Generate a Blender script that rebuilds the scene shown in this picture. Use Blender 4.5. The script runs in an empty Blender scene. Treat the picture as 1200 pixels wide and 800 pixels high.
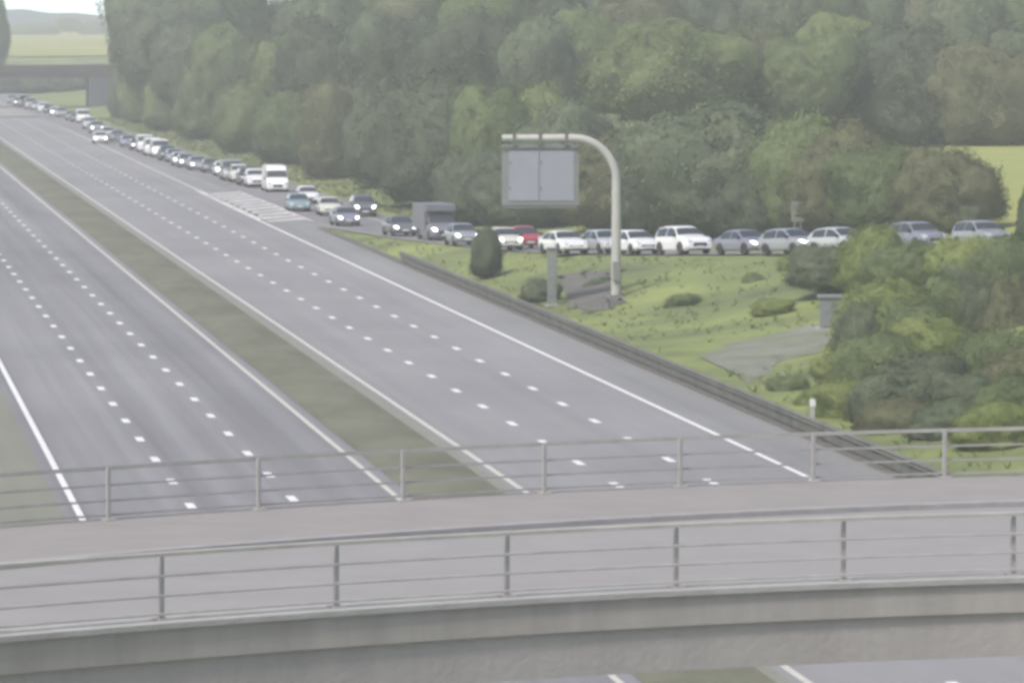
import bpy, bmesh, math, random
import numpy as np
from mathutils import Vector, Matrix
random.seed(7); rng = np.random.default_rng(7)
R = math.radians
S = bpy.context.scene
COL = S.collection

# ------------------------------------------------------------------ camera, sky, sun, exposure
F, CAMH, Y0 = 6000.0, 16.4, 15.0
PITCH = math.atan((400 - Y0) / F)
cam_d = bpy.data.cameras.new("camera"); cam = bpy.data.objects.new("camera", cam_d); COL.objects.link(cam)
cam.location = (0, 0, CAMH); cam.rotation_euler = (R(90) - PITCH, 0, 0)
cam_d.sensor_fit = 'HORIZONTAL'; cam_d.sensor_width = 36; cam_d.lens = 180
cam_d.clip_start = 0.5; cam_d.clip_end = 20000
S.camera = cam
SUN_EL, SUN_ROT = R(54), R(222)
W = bpy.data.worlds.new("World"); S.world = W; W.use_nodes = True
nt = W.node_tree; nt.nodes.clear()
sky = nt.nodes.new("ShaderNodeTexSky"); sky.sky_type = 'NISHITA'; sky.sun_disc = False
sky.sun_elevation = SUN_EL; sky.sun_rotation = SUN_ROT; sky.dust_density = 3.6; sky.air_density = 1.0; sky.ozone_density = 1.0
bg = nt.nodes.new("ShaderNodeBackground"); bg.inputs[1].default_value = 0.105
wo = nt.nodes.new("ShaderNodeOutputWorld")
nt.links.new(sky.outputs[0], bg.inputs[0])
# added glow band that brightens the sky low over the horizon, all the way round
wtc = nt.nodes.new("ShaderNodeTexCoord"); wsp = nt.nodes.new("ShaderNodeSeparateXYZ"); nt.links.new(wtc.outputs["Generated"], wsp.inputs[0])
wmr = nt.nodes.new("ShaderNodeMapRange"); wmr.interpolation_type = 'SMOOTHSTEP'
wmr.inputs[1].default_value = 0.0; wmr.inputs[2].default_value = 0.12; wmr.inputs[3].default_value = 1.6; wmr.inputs[4].default_value = 0.0
nt.links.new(wsp.outputs[2], wmr.inputs[0])
bg2 = nt.nodes.new("ShaderNodeBackground"); bg2.inputs[0].default_value = (0.80, 0.95, 1.0, 1); nt.links.new(wmr.outputs[0], bg2.inputs[1])
wad = nt.nodes.new("ShaderNodeAddShader"); nt.links.new(bg.outputs[0], wad.inputs[0]); nt.links.new(bg2.outputs[0], wad.inputs[1])
nt.links.new(wad.outputs[0], wo.inputs[0])
sd = bpy.data.lights.new("sun", 'SUN'); sd.energy = 2.1; sd.angle = R(9); sd.color = (1, 0.96, 0.9)
sun = bpy.data.objects.new("sun", sd); COL.objects.link(sun)
# sun_rotation is clockwise from +Y seen from above
sv = Vector((math.sin(SUN_ROT) * math.cos(SUN_EL), math.cos(SUN_ROT) * math.cos(SUN_EL), math.sin(SUN_EL)))
sun.rotation_euler = sv.to_track_quat('Z', 'Y').to_euler()
S.view_settings.view_transform = 'Standard'; S.view_settings.look = 'None'
S.view_settings.exposure = 0.57; S.view_settings.gamma = 1.0
S.render.engine = 'CYCLES'
S.cycles.use_denoising = True
S.cycles.pixel_filter_type = 'BLACKMAN_HARRIS'; S.cycles.filter_width = 3.5
S.cycles.max_bounces = 8; S.cycles.volume_bounces = 4; S.cycles.transparent_max_bounces = 8
S.render.film_transparent = False

# ------------------------------------------------------------------ measured frame of the road
TH = R(7.74); CT, ST = math.cos(TH), math.sin(TH)
def uv2w(u, v, z=0.0): return Vector((u * CT - v * ST, u * ST + v * CT, z))
def w2uv(x, y): return x * CT + y * ST, -x * ST + y * CT
CP, SP = math.cos(PITCH), math.sin(PITCH)
def ray(px, py):
    return np.array([px - 600.0, F * CP + (400 - py) * SP, -F * SP + (400 - py) * CP])
def at_h(px, py, h):
    d = ray(px, py); t = (h - CAMH) / d[2]; return d[0] * t, d[1] * t
def h_at(py, Z):
    d = ray(600, py); return CAMH + d[2] / d[1] * Z
def x_at(px, Z): return (px - 600.0) / (F * CP + 0) * Z * 1.0

# lateral positions (metres from the camera, across the road)
LCL, L2, L1, LCR = 8.47, 12.28, 15.87, 19.45
RCL, RA, RB, RCR = 24.15, 27.52, 31.0, 34.7
HS_R, BAR = 38.0, 38.2

# slip road centre line, far to near, then curving off to the right: x, y, height
def _uv(u, v, h): w = uv2w(u, v); return (w.x, w.y, h)
SLIP_CTRL = [_uv(36.3, 1150, 0), _uv(36.4, 950, 0), _uv(36.9, 800, 0), _uv(37.5, 690, 0), _uv(38.7, 580, 0), _uv(39.9, 500, 0),
             _uv(40.4, 440, 0.0), (-13.2, 399, 0.0), (-8.3, 375, 0.2), (-3.5, 355, 0.5), (3.5, 326, 1.2), (10.3, 308, 1.9),
             (16.3, 296, 2.5), (22.8, 287, 3.05), (28.5, 279, 3.5), (36, 265, 4.2), (43, 243, 5.0), (48, 212, 5.8), (50, 175, 6.6), (48, 135, 7.2)]
def catmull(P, n):
    P = [np.array(p, float) for p in P]; P = [2 * P[0] - P[1]] + P + [2 * P[-1] - P[-2]]
    out = []
    for i in range(1, len(P) - 2):
        m = max(2, int(np.linalg.norm(P[i + 1] - P[i]) / n))
        for k in range(m):
            t = k / m; a, b, c, d = P[i - 1], P[i], P[i + 1], P[i + 2]
            # centripetal-ish damping for uneven spacing
            la, lb, lc = np.linalg.norm(b - a), np.linalg.norm(c - b), np.linalg.norm(d - c)
            mb = ((c - b) / lb * la + (b - a) / la * lb) / (la + lb) * lb
            mc = ((d - c) / lc * lb + (c - b) / lb * lc) / (lb + lc) * lb
            t2, t3 = t * t, t ** 3
            out.append((2 * t3 - 3 * t2 + 1) * b + (t3 - 2 * t2 + t) * mb + (-2 * t3 + 3 * t2) * c + (t3 - t2) * mc)
    out.append(P[-2]); return np.array(out)
SLIP = catmull(SLIP_CTRL, 3.0)
STAN = np.gradient(SLIP[:, :2], axis=0); _sl = np.linalg.norm(STAN, axis=1); SGRAD = np.gradient(SLIP[:, 2]) / _sl; STAN /= _sl[:, None]
SNOR = np.stack([-STAN[:, 1], STAN[:, 0]], 1)       # to the driver's left = away from the motorway
S_IN, S_OUT = -2.1, 5.4
def sstep(t): t = min(1.0, max(0.0, t)); return t * t * (3 - 2 * t)
def slip_near(x, y):
    d = SLIP[:, :2] - (x, y); i = int(np.argmin((d * d).sum(1)))
    return i, float(-(d[i] @ SNOR[i])), SLIP[i, 2] - float(d[i] @ STAN[i]) * SGRAD[i]
def ground(x, y):
    u, v = w2uv(x, y)
    if v > 1570: return 6.0
    if u < 38.5:
        if u > 4.4: return -0.06
        return -0.06 + 2.5 * sstep((4.4 - u) / 14) + (3.5 * sstep((v - 1060) / 250) if u < 0 else 0)
    i, s, hs = slip_near(x, y)
    if s < S_IN - 0.5:
        k = (u - 38.5) / ((u - 38.5) + (S_IN - 0.5 - s) + 1e-6)
        h = -0.06 + hs * sstep(k)
    elif s <= S_OUT + 0.8: h = hs - 0.06
    else:
        h = hs - 0.06 + (3.9 - min(hs, 3.9)) * sstep((s - S_OUT - 0.8) / 40)
    if u > 44: h += (6.0 - max(h,0)) * sstep((v - 1060) / 250)
    return h

# ------------------------------------------------------------------ helpers
def link(o): COL.objects.link(o); return o
def mesh_obj(name, verts, faces, mat=None, parent=None, smooth=False, angle=None):
    me = bpy.data.meshes.new(name); me.from_pydata([tuple(v) for v in verts], [], faces); me.update()
    if mat: me.materials.append(mat)
    o = link(bpy.data.objects.new(name, me))
    if smooth or angle:
        me.shade_smooth()
        if angle: me.set_sharp_from_angle(angle=R(angle))
    if parent: o.parent = parent
    return o
def empty(name, loc=(0, 0, 0), rz=0.0):
    o = link(bpy.data.objects.new(name, None)); o.location = loc; o.rotation_euler = (0, 0, rz); o.empty_display_size = 0.3; return o
def tag(o, label, cat, group=None):
    o["label"] = label; o["category"] = cat
    if group: o["group"] = group
    return o
def struct(o, label=None, kind="structure"):
    o["kind"] = kind
    if label: o["label"] = label
    return o
class MB:
    def __init__(s): s.v = []; s.f = []
    def add(s, vs, fs):
        n = len(s.v); s.v += [tuple(p) for p in vs]; s.f += [tuple(i + n for i in f) for f in fs]
    def box(s, x0, x1, y0, y1, z0, z1):
        s.add([(x0, y0, z0), (x1, y0, z0), (x1, y1, z0), (x0, y1, z0), (x0, y0, z1), (x1, y0, z1), (x1, y1, z1), (x0, y1, z1)],
              [(0, 3, 2, 1), (4, 5, 6, 7), (0, 1, 5, 4), (1, 2, 6, 5), (2, 3, 7, 6), (3, 0, 4, 7)])
    def tube(s, pts, r, n=8, caps=True):
        pts = [Vector(p) for p in pts]; rings = []
        for i, p in enumerate(pts):
            t = (pts[min(i + 1, len(pts) - 1)] - pts[max(i - 1, 0)]).normalized()
            a = Vector((0, 0, 1)) if abs(t.z) < 0.9 else Vector((1, 0, 0))
            e1 = t.cross(a).normalized(); e2 = t.cross(e1)
            rr = r[i] if isinstance(r, (list, tuple)) else r
            rings.append([p + (e1 * math.cos(2 * math.pi * k / n) + e2 * math.sin(2 * math.pi * k / n)) * rr for k in range(n)])
        s.loft(rings, True, caps)
    def loft(s, rings, closed=True, caps=True):
        n = len(rings[0]); vs = [p for r in rings for p in r]; fs = []
        for i in range(len(rings) - 1):
            for k in range(n if closed else n - 1):
                k2 = (k + 1) % n; fs.append((i * n + k, i * n + k2, (i + 1) * n + k2, (i + 1) * n + k))
        if caps: fs += [tuple(range(n - 1, -1, -1)), tuple((len(rings) - 1) * n + k for k in range(n))]
        s.add(vs, fs)
    def build(s, name, mat=None, parent=None, smooth=False, angle=None, bevel=0.0, seg=2):
        o = mesh_obj(name, s.v, s.f, mat, parent, smooth, angle)
        bm = bmesh.new(); bm.from_mesh(o.data); bmesh.ops.recalc_face_normals(bm, faces=bm.faces)
        if bevel:
            es = [e for e in bm.edges if len(e.link_faces) == 2 and e.calc_face_angle(0) > R(30)]
            bmesh.ops.bevel(bm, geom=es, offset=bevel, segments=seg, affect='EDGES', profile=0.6)
        bm.to_mesh(o.data); bm.free()
        if angle: o.data.set_sharp_from_angle(angle=R(angle))
        return o

# ------------------------------------------------------------------ materials
def mat(name, col, rough=0.8, var=0.0, scale=2.0, stretch=(1, 1, 1), col2=None, spec=0.3, metal=0.0, bump=0.0, bscale=20.0, coat=0.0, detail=5.0, extra=None):
    m = bpy.data.materials.new(name); m.use_nodes = True; t = m.node_tree
    b = t.nodes["Principled BSDF"]
    b.inputs["Base Color"].default_value = (*col, 1); b.inputs["Roughness"].default_value = rough
    b.inputs["Specular IOR Level"].default_value = spec; b.inputs["Metallic"].default_value = metal
    if coat: b.inputs["Coat Weight"].default_value = coat; b.inputs["Coat Roughness"].default_value = 0.08
    tc = t.nodes.new("ShaderNodeTexCoord")
    if var or col2:
        mp = t.nodes.new("ShaderNodeMapping"); mp.inputs["Scale"].default_value = stretch
        t.links.new(tc.outputs["Object"], mp.inputs[0])
        nz = t.nodes.new("ShaderNodeTexNoise"); nz.inputs["Scale"].default_value = scale; nz.inputs["Detail"].default_value = detail; nz.inputs["Roughness"].default_value = 0.65
        t.links.new(mp.outputs[0], nz.inputs["Vector"])
        rp = t.nodes.new("ShaderNodeValToRGB")
        c2 = col2 or col
        rp.color_ramp.elements[0].position = 0.32; rp.color_ramp.elements[1].position = 0.68
        rp.color_ramp.elements[0].color = (*[max(0, c * (1 - var)) for c in col], 1)
        rp.color_ramp.elements[1].color = (*[c * (1 + var) for c in c2], 1)
        t.links.new(nz.outputs[0], rp.inputs[0]); t.links.new(rp.outputs[0], b.inputs["Base Color"])
    if bump:
        n2 = t.nodes.new("ShaderNodeTexNoise"); n2.inputs["Scale"].default_value = bscale; n2.inputs["Detail"].default_value = 4
        t.links.new(tc.outputs["Object"], n2.inputs["Vector"])
        bp = t.nodes.new("ShaderNodeBump"); bp.inputs["Strength"].default_value = bump; bp.inputs["Distance"].default_value = 0.1
        t.links.new(n2.outputs[0], bp.inputs["Height"]); t.links.new(bp.outputs[0], b.inputs["Normal"])
    return m
def asphalt(name, col, tracks=None, amp=0.12):
    """worn tarmac; long polished wheel tracks at given lateral positions (object x)"""
    m = mat(name, col, 0.85, 0.05, 0.35, (1, 0.12, 1), spec=0.25, bump=0.2, bscale=60)
    t = m.node_tree; b = t.nodes["Principled BSDF"]; src = b.inputs["Base Color"].links[0].from_socket
    tc = t.nodes.new("ShaderNodeTexCoord"); sp = t.nodes.new("ShaderNodeSeparateXYZ"); t.links.new(tc.outputs["Object"], sp.inputs[0])
    n = t.nodes.new("ShaderNodeTexNoise"); n.inputs["Scale"].default_value = 1.0; n.inputs["Detail"].default_value = 3
    mp = t.nodes.new("ShaderNodeMapping"); mp.inputs["Scale"].default_value = (0.9, 0.006, 1)
    t.links.new(tc.outputs["Object"], mp.inputs[0]); t.links.new(mp.outputs[0], n.inputs["Vector"])
    mr = t.nodes.new("ShaderNodeMapRange"); mr.inputs[1].default_value = 0.3; mr.inputs[2].default_value = 0.7
    mr.inputs[3].default_value = 1 - amp; mr.inputs[4].default_value = 1 + amp
    t.links.new(n.outputs[0], mr.inputs[0])
    # blotchy patches and joints across
    n3 = t.nodes.new("ShaderNodeTexNoise"); n3.inputs["Scale"].default_value = 0.035; n3.inputs["Detail"].default_value = 4
    t.links.new(tc.outputs["Object"], n3.inputs["Vector"])
    mr3 = t.nodes.new("ShaderNodeMapRange"); mr3.inputs[1].default_value = 0.3; mr3.inputs[2].default_value = 0.7
    mr3.inputs[3].default_value = 0.9; mr3.inputs[4].default_value = 1.1
    t.links.new(n3.outputs[0], mr3.inputs[0])
    mu0 = t.nodes.new("ShaderNodeMath"); mu0.operation = 'MULTIPLY'; t.links.new(mr.outputs[0], mu0.inputs[0]); t.links.new(mr3.outputs[0], mu0.inputs[1])
    mu = t.nodes.new("ShaderNodeVectorMath"); mu.operation = 'SCALE'
    t.links.new(src, mu.inputs[0]); t.links.new(mu0.outputs[0], mu.inputs["Scale"]); t.links.new(mu.outputs[0], b.inputs["Base Color"])
    return m
def leaf(name, c1, c2, trans=0.32):
    m = bpy.data.materials.new(name); m.use_nodes = True; t = m.node_tree
    b = t.nodes["Principled BSDF"]; b.inputs["Roughness"].default_value = 0.7; b.inputs["Specular IOR Level"].default_value = 0.15
    tc = t.nodes.new("ShaderNodeTexCoord"); gi = t.nodes.new("ShaderNodeNewGeometry"); oi = t.nodes.new("ShaderNodeObjectInfo")
    nz = t.nodes.new("ShaderNodeTexNoise"); nz.inputs["Scale"].default_value = 5.0; nz.inputs["Detail"].default_value = 5
    t.links.new(tc.outputs["Object"], nz.inputs["Vector"])
    ad = t.nodes.new("ShaderNodeMath"); ad.operation = 'MULTIPLY_ADD'; ad.inputs[1].default_value = 0.2
    t.links.new(gi.outputs["Random Per Island"], ad.inputs[0]); t.links.new(nz.outputs[0], ad.inputs[2])
    ad2 = t.nodes.new("ShaderNodeMath"); ad2.operation = 'MULTIPLY_ADD'; ad2.inputs[1].default_value = 0.3
    t.links.new(oi.outputs["Random"], ad2.inputs[0]); t.links.new(ad.outputs[0], ad2.inputs[2])
    rp = t.nodes.new("ShaderNodeValToRGB"); rp.color_ramp.elements[0].position = 0.4; rp.color_ramp.elements[1].position = 0.95
    rp.color_ramp.elements[0].color = (*c1, 1); rp.color_ramp.elements[1].color = (*c2, 1)
    t.links.new(ad2.outputs[0], rp.inputs[0]); t.links.new(rp.outputs[0], b.inputs["Base Color"])
    tr = t.nodes.new("ShaderNodeBsdfTranslucent"); t.links.new(rp.outputs[0], tr.inputs[0])
    mx = t.nodes.new("ShaderNodeMixShader"); mx.inputs[0].default_value = trans
    t.links.new(b.outputs[0], mx.inputs[1]); t.links.new(tr.outputs[0], mx.inputs[2])
    t.links.new(mx.outputs[0], t.nodes["Material Output"].inputs["Surface"])
    return m
def emit(name, col, st):
    m = mat(name, col, 0.2); b = m.node_tree.nodes["Principled BSDF"]
    b.inputs["Emission Color"].default_value = (*col, 1); b.inputs["Emission Strength"].default_value = st; return m

M = dict(
    tarmac=asphalt("old lilac grey tarmac", (0.205, 0.203, 0.212), amp=0.2),
    tarmac_rc=asphalt("pale worn tarmac", (0.24, 0.237, 0.244), amp=0.07),
    shoulder=asphalt("hard shoulder tarmac", (0.235, 0.235, 0.235), amp=0.08),
    shoulder_l=asphalt("gritty green-grey shoulder", (0.2, 0.203, 0.165), amp=0.1),
    slip=asphalt("slip road tarmac", (0.2, 0.195, 0.205), amp=0.06),
    deck=mat("bridge deck tarmac", (0.28, 0.27, 0.266), 0.85, 0.05, 0.7, bump=0.15, bscale=40, spec=0.25),
    footway=mat("pale footway surfacing", (0.268, 0.252, 0.244), 0.9, 0.06, 0.8, bump=0.15, bscale=30),
    plinth=mat("pale concrete", (0.36, 0.355, 0.34), 0.9, 0.1, 1.2, bump=0.2, bscale=15),
    concrete=mat("weathered concrete", (0.345, 0.325, 0.3), 0.9, 0.1, 0.9, (1.4, 1.4, 0.16), bump=0.08, bscale=12),
    girder=mat("grey painted girder", (0.36, 0.338, 0.318), 0.75, 0.08, 0.8, (1.2, 1.2, 0.2), bump=0.15, bscale=8),
    paint=mat("worn road paint", (0.7, 0.7, 0.7), 0.7, 0.18, 3.0, bump=0.2, bscale=30),
    faded=mat("faded hatching paint", (0.36, 0.35, 0.345), 0.8, 0.1, 0.5, (1, .4, 1), col2=(0.6, 0.58, 0.565), detail=8),
    paint_y=mat("dusty road paint", (0.5, 0.49, 0.44), 0.75, 0.18, 2.0),
    channel=mat("dusty concrete channel", (0.22, 0.218, 0.185), 0.9, 0.15, 1.5),
    grass=mat("rough verge grass", (0.115, 0.142, 0.064), 0.95, 0.2, 0.09, col2=(0.205, 0.24, 0.078), detail=9, bump=0.6, bscale=1.5),
    median=mat("thin dry median grass", (0.125, 0.131, 0.09), 0.95, 0.12, 0.3, (1, 0.35, 1), col2=(0.155, 0.153, 0.112), detail=9, bump=0.5, bscale=3),
    meadow=mat("yellow green meadow grass", (0.255, 0.29, 0.075), 0.95, 0.08, 0.04, col2=(0.31, 0.31, 0.115), detail=8),  # yellow-green is the grass's own colour
    crop=mat("ripening crop", (0.21, 0.245, 0.06), 0.95, 0.12, 0.015, (1, 0.3, 1), col2=(0.34, 0.32, 0.10), detail=6),
    hill=mat("haze blue distant hill", (0.02, 0.05, 0.1), 0.95, 0.3, 0.004),  # blue of the distance haze put into the hill's base colour
    gravel=mat("grey gravel", (0.14, 0.165, 0.085), 0.95, 0.08, 0.3, col2=(0.215, 0.218, 0.2), detail=10, bump=0.6, bscale=6),
    soil=mat("bare grey brown soil", (0.125, 0.118, 0.105), 0.95, 0.25, 0.5, detail=8, bump=0.6, bscale=3),
    galv=mat("galvanised steel", (0.27, 0.27, 0.255), 0.55, 0.12, 2.0, metal=0.35, spec=0.4),
    galv_dark=mat("weathered galvanised steel", (0.135, 0.135, 0.12), 0.75, 0.25, 0.6, metal=0.1, spec=0.4),
    rail=mat("grey painted railing", (0.36, 0.345, 0.335), 0.6, 0.12, 2.0),
    toprail=mat("weathered top rail", (0.38, 0.37, 0.345), 0.6, 0.12, 2.0),
    mast=mat("pale grey mast paint", (0.42, 0.425, 0.39), 0.5, 0.06, 1.0),
    cab=mat("pale grey sign casing", (0.2, 0.212, 0.204), 0.55, 0.06, 1.0),
    panel=mat("lilac grey sign panel", (0.275, 0.285, 0.325), 0.45, 0.05, 0.8),
    dark=mat("dark plastic", (0.03, 0.03, 0.035), 0.6, 0.1),
    rubber=mat("tyre rubber", (0.02, 0.02, 0.02), 0.85, 0.1),
    rim=mat("alloy rim", (0.45, 0.45, 0.46), 0.35, 0.05, metal=0.6),
    glass=mat("tinted glass", (0.035, 0.04, 0.045), 0.08, 0.05, spec=0.9),
    lamp_off=mat("headlight lens", (0.55, 0.57, 0.6), 0.15, 0.05, spec=0.8),
    lamp_on=emit("lit headlight", (1.0, 0.98, 0.95), 3.0),
    plate=mat("white plate", (0.7, 0.7, 0.68), 0.5, 0.03),
    tail=mat("red lens", (0.3, 0.01, 0.01), 0.2, 0.03),
    bark=mat("bark", (0.075, 0.062, 0.05), 0.95, 0.25, 6.0, (1, 1, 0.3), bump=0.6, bscale=10),
    cabinet=mat("grey green cabinet paint", (0.2, 0.215, 0.195), 0.6, 0.06, 2.0),
    brickish=mat("brown parapet masonry", (0.075, 0.068, 0.058), 0.9, 0.15, 0.5),
)
LEAF = dict(
    mid=leaf("mid green leaves", (0.084, 0.118, 0.052), (0.168, 0.21, 0.094)),
    grey=leaf("grey green leaves", (0.084, 0.11, 0.066), (0.16, 0.193, 0.116)),
    dark=leaf("dark leaves", (0.066, 0.088, 0.054), (0.128, 0.155, 0.092)),
    light=leaf("light green leaves", (0.105, 0.136, 0.058), (0.198, 0.24, 0.104)),
    brown=leaf("brown tinged leaves", (0.094, 0.106, 0.056), (0.178, 0.185, 0.1)),
    lime=leaf("fresh green leaves", (0.122, 0.158, 0.052), (0.24, 0.285, 0.1)),
)

# ------------------------------------------------------------------ ground
def axis(*segs):
    a = []
    for lo, hi, st in segs: a += list(np.arange(lo, hi, st))
    return a + [segs[-1][1]]
US = axis((-900, -100, 80), (-100, 0, 20), (0, 36, 4.4), (36, 80, 1.5), (80, 200, 10), (200, 1800, 80))
VS = axis((-200, 80, 20), (80, 130, 8), (130, 420, 2.5), (420, 720, 8), (720, 1400, 30), (1400, 3200, 120))
def sheet(name, us, vs, hf, m, **k):
    verts = []; faces = []; n = len(us)
    for v in vs:
        for u in us:
            w = uv2w(u, v); verts.append((w.x, w.y, hf(w.x, w.y)))
    for j in range(len(vs) - 1):
        for i in range(n - 1): faces.append((j * n + i, j * n + i + 1, (j + 1) * n + i + 1, (j + 1) * n + i))
    return struct(mesh_obj(name, verts, faces, m, smooth=True), **k)
sheet("ground", US, VS, ground, M["grass"])
def strip(name, u0, u1, v0, v1, z, m, n=12):
    """flat sheet along the motorway, in road coordinates (object x across, y along)"""
    vs = np.linspace(v0, v1, n + 1); mb = MB(); V = []
    for v in vs: V += [(u0, v, 0), (u1, v, 0)]
    mb.add(V, [(2 * i, 2 * i + 1, 2 * i + 3, 2 * i + 2) for i in range(n)])
    o = mb.build(name, m); o.location = (0, 0, z); o.rotation_euler = (0, 0, TH); return struct(o)
VN, VF = -150, 1560
strip("road", 7.9, 20.0, VN, VF, 0.0, M["tarmac"])
strip("road", 23.6, 35.0, VN, VF, 0.0, M["tarmac_rc"])
strip("hard_shoulder", 4.5, 7.9, VN, VF, -0.004, M["shoulder_l"])
strip("hard_shoulder", 35.0, HS_R, VN, 470, -0.004, M["shoulder"])
# central reserve: uneven grass between the carriageways
def med_h(x, y):
    u, v = w2uv(x, y); e = min(u - 20.0, 23.25 - u); return 0.012 + 0.10 * sstep(e / 1.0) + 0.03 * math.sin(v * 0.31 + u) * sstep(e)
sheet("median_grass", list(np.linspace(20.0, 23.25, 9)), axis((60, 500, 3), (500, 1100, 12)), med_h, M["median"])
strip("drainage_channel", 23.25, 23.65, 60, 1100, 0.012, M["channel"])
strip("road", 23.0, 35.3, 806, 815, 0.004, mat("dark road joint", (0.07, 0.07, 0.075), 0.9, 0.1))
strip("road", 23.6, 35.3, 815, 1100, 0.004, M["footway"])

# slip road sheet following its curve
def ribbon(name, s0, s1, dz, m, i0=0, i1=None, taper=None, flag=True):
    i1 = i1 or len(SLIP); V = []; Fc = []
    for i in range(i0, i1):
        for s in (s0, s1):
            p = SLIP[i, :2] + SNOR[i] * s; V.append((p[0], p[1], SLIP[i, 2] + dz))
    for k in range(i1 - i0 - 1): Fc.append((2 * k, 2 * k + 1, 2 * k + 3, 2 * k + 2))
    o = mesh_obj(name, V, Fc, m); 
    return struct(o) if flag else o
ribbon("slip_road", S_IN, S_OUT, 0.008, M["slip"])
idx = lambda v: int(np.argmin(abs(SLIP[:, :2] @ np.array([-ST, CT]) - v)))
ribbon("road_marking", 3.55, 3.7, 0.014, M["paint_y"], i0=idx(560))
ribbon("road_marking", -1.95, -1.8, 0.014, M["paint_y"], i0=idx(397), i1=len(SLIP))

# painted lines
def line(u, w, v0, v1, m, z=0.006): return strip("road_marking", u - w / 2, u + w / 2, v0, v1, z, m)
line(LCL, 0.22, 60, 1100, M["paint"]); line(LCR, 0.2, 60, 1100, M["paint_y"])
line(RCL - 0.12, 0.22, 60, 1100, M["paint_y"]); line(RCR, 0.22, 60, 470, M["paint"])
def dashes(u, v0, w=0.3, ln=2.0, end=1000):
    mb = MB(); v = v0
    while v < end:
        mb.add([(u - w / 2, v, 0), (u + w / 2, v, 0), (u + w / 2, v + ln, 0), (u - w / 2, v + ln, 0)], [(0, 1, 2, 3)]); v += 9.0
    o = mb.build("road_marking", M["paint"]); o.location = (0, 0, 0.006); o.rotation_euler = (0, 0, TH); struct(o)
def _phase(px, py):
    x, y = at_h(px, py, 0); return (w2uv(x, y)[1] - 1.0) % 9.0 + 63
dashes(L2, _phase(182, 538)); dashes(L1, _phase(288, 531)); dashes(RA, _phase(602, 496)); dashes(RB, _phase(699, 493))
dashes(RCR, _phase(170, 190), 0.3, 4.0) if False else line(RCR + .35, 0.25, 470, 1000, M["paint_y"])
# hatched nose between the motorway and the slip road
def nose_edge(v):
    i = idx(v); p = SLIP[i, :2] + SNOR[i] * (-1.75); return max(RCR + 0.35, w2uv(*p)[0])
mb = MB()
mb.add([(RCR - .12, 474, 0), (RCR + .6, 474, 0), (RCR + .85, 412, 0), (RCR + .1, 404, 0)], [(0, 1, 2, 3)])
vv = 466.0
while vv > 402:
    r0, r1 = nose_edge(vv), nose_edge(vv - 3)
    mb.add([(RCR + .5, vv - 6, 0), (r1, vv, 0), (r1, vv + 3.6, 0), (RCR + .5, vv - 2.4, 0)], [(0, 1, 2, 3)]); vv -= 6.0
o = mb.build("road_marking", M["faded"]); o.location = (0, 0, 0.012); o.rotation_euler = (0, 0, TH); struct(o)
V = []
for v in np.linspace(402, 470, 18): V += [(nose_edge(v) - .05, v, 0), (nose_edge(v) + .2, v, 0)]
mb = MB(); mb.add(V, [(2 * i, 2 * i + 1, 2 * i + 3, 2 * i + 2) for i in range(17)])
o = mb.build("road_marking", M["faded"]); o.location = (0, 0, 0.018); o.rotation_euler = (0, 0, TH); struct(o)
V = []
for v in np.linspace(388, 1000, 60): V += [(35.0, v, 0), (nose_edge(v) + .3, v, 0)]
mb = MB(); mb.add(V, [(2 * i, 2 * i + 1, 2 * i + 3, 2 * i + 2) for i in range(59)])
o = mb.build("road", M["shoulder"]); o.location = (0, 0, 0.0025); o.rotation_euler = (0, 0, TH); struct(o)

# patches on the embankment: a track to a cabinet, bare soil by the sign mast
def patch(name, poly, m, dz=0.07, nu=14, nw=5):
    """quad strip between two pixel-free polylines given as world points (left side, right side)"""
    A, B = poly; V = []; Fc = []
    for k in range(nu + 1):
        t = k / nu; a = catl(A, t); b = catl(B, t)
        for j in range(nw + 1):
            q = a + (b - a) * j / nw + (rng.normal(0, 0.5, 2) if j in (0, nw) else 0)
            V.append((q[0], q[1], ground(q[0], q[1]) + dz * (1 if 0 < j < nw else 0.3)))
    n = nw + 1
    for k in range(nu):
        for j in range(nw): Fc.append((k * n + j, k * n + j + 1, (k + 1) * n + j + 1, (k + 1) * n + j))
    return struct(mesh_obj(name, V, Fc, m, smooth=True))
def catl(P, t):
    P = [np.array(p, float) for p in P]; s = t * (len(P) - 1); i = min(int(s), len(P) - 2); return P[i] + (P[i + 1] - P[i]) * (s - i)
def on_ground(px, py):
    h = 0.0
    for _ in range(40):
        x, y = at_h(px, py, h); h = 0.5 * h + 0.5 * ground(x, y)
    return np.array(at_h(px, py, h))
G = on_ground
patch("track", ([G(818, 418), G(870, 400), G(940, 384), G(990, 372)], [G(880, 448), G(920, 428), G(965, 408), G(1000, 388)]), M["gravel"])
patch("soil_patch", ([G(655, 322), G(690, 318), G(725, 316)], [G(668, 362), G(700, 366), G(728, 356)]), M["soil"], dz=0.16, nu=20, nw=8)
patch("verge_edge", ([G(700, 392), G(760, 420), G(820, 450)], [G(716, 384), G(775, 408), G(835, 436)]), M["gravel"]) if False else None

# fields
def fsheet(name, us, vs, m, dz, hf=None): return sheet(name, us, vs, lambda x, y: (hf or ground)(x, y) + dz, m)
V = []; Fc = []
for j in range(41):
    y = 318 + 172 * j / 40
    for i in range(25):
        x = .0835 * y + 1.5 * math.sin(j * .9) * .3 + 110 * i / 24; V.append((x, y, ground(x, y) + .12))
for j in range(40):
    for i in range(24): Fc.append((j * 25 + i, j * 25 + i + 1, (j + 1) * 25 + i + 1, (j + 1) * 25 + i))
struct(mesh_obj("meadow", V, Fc, M["meadow"], smooth=True))
fsheet("crop_field", list(np.linspace(48, 420, 30)), list(np.linspace(1260, 2550, 30)), M["crop"], 0.3)
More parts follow.
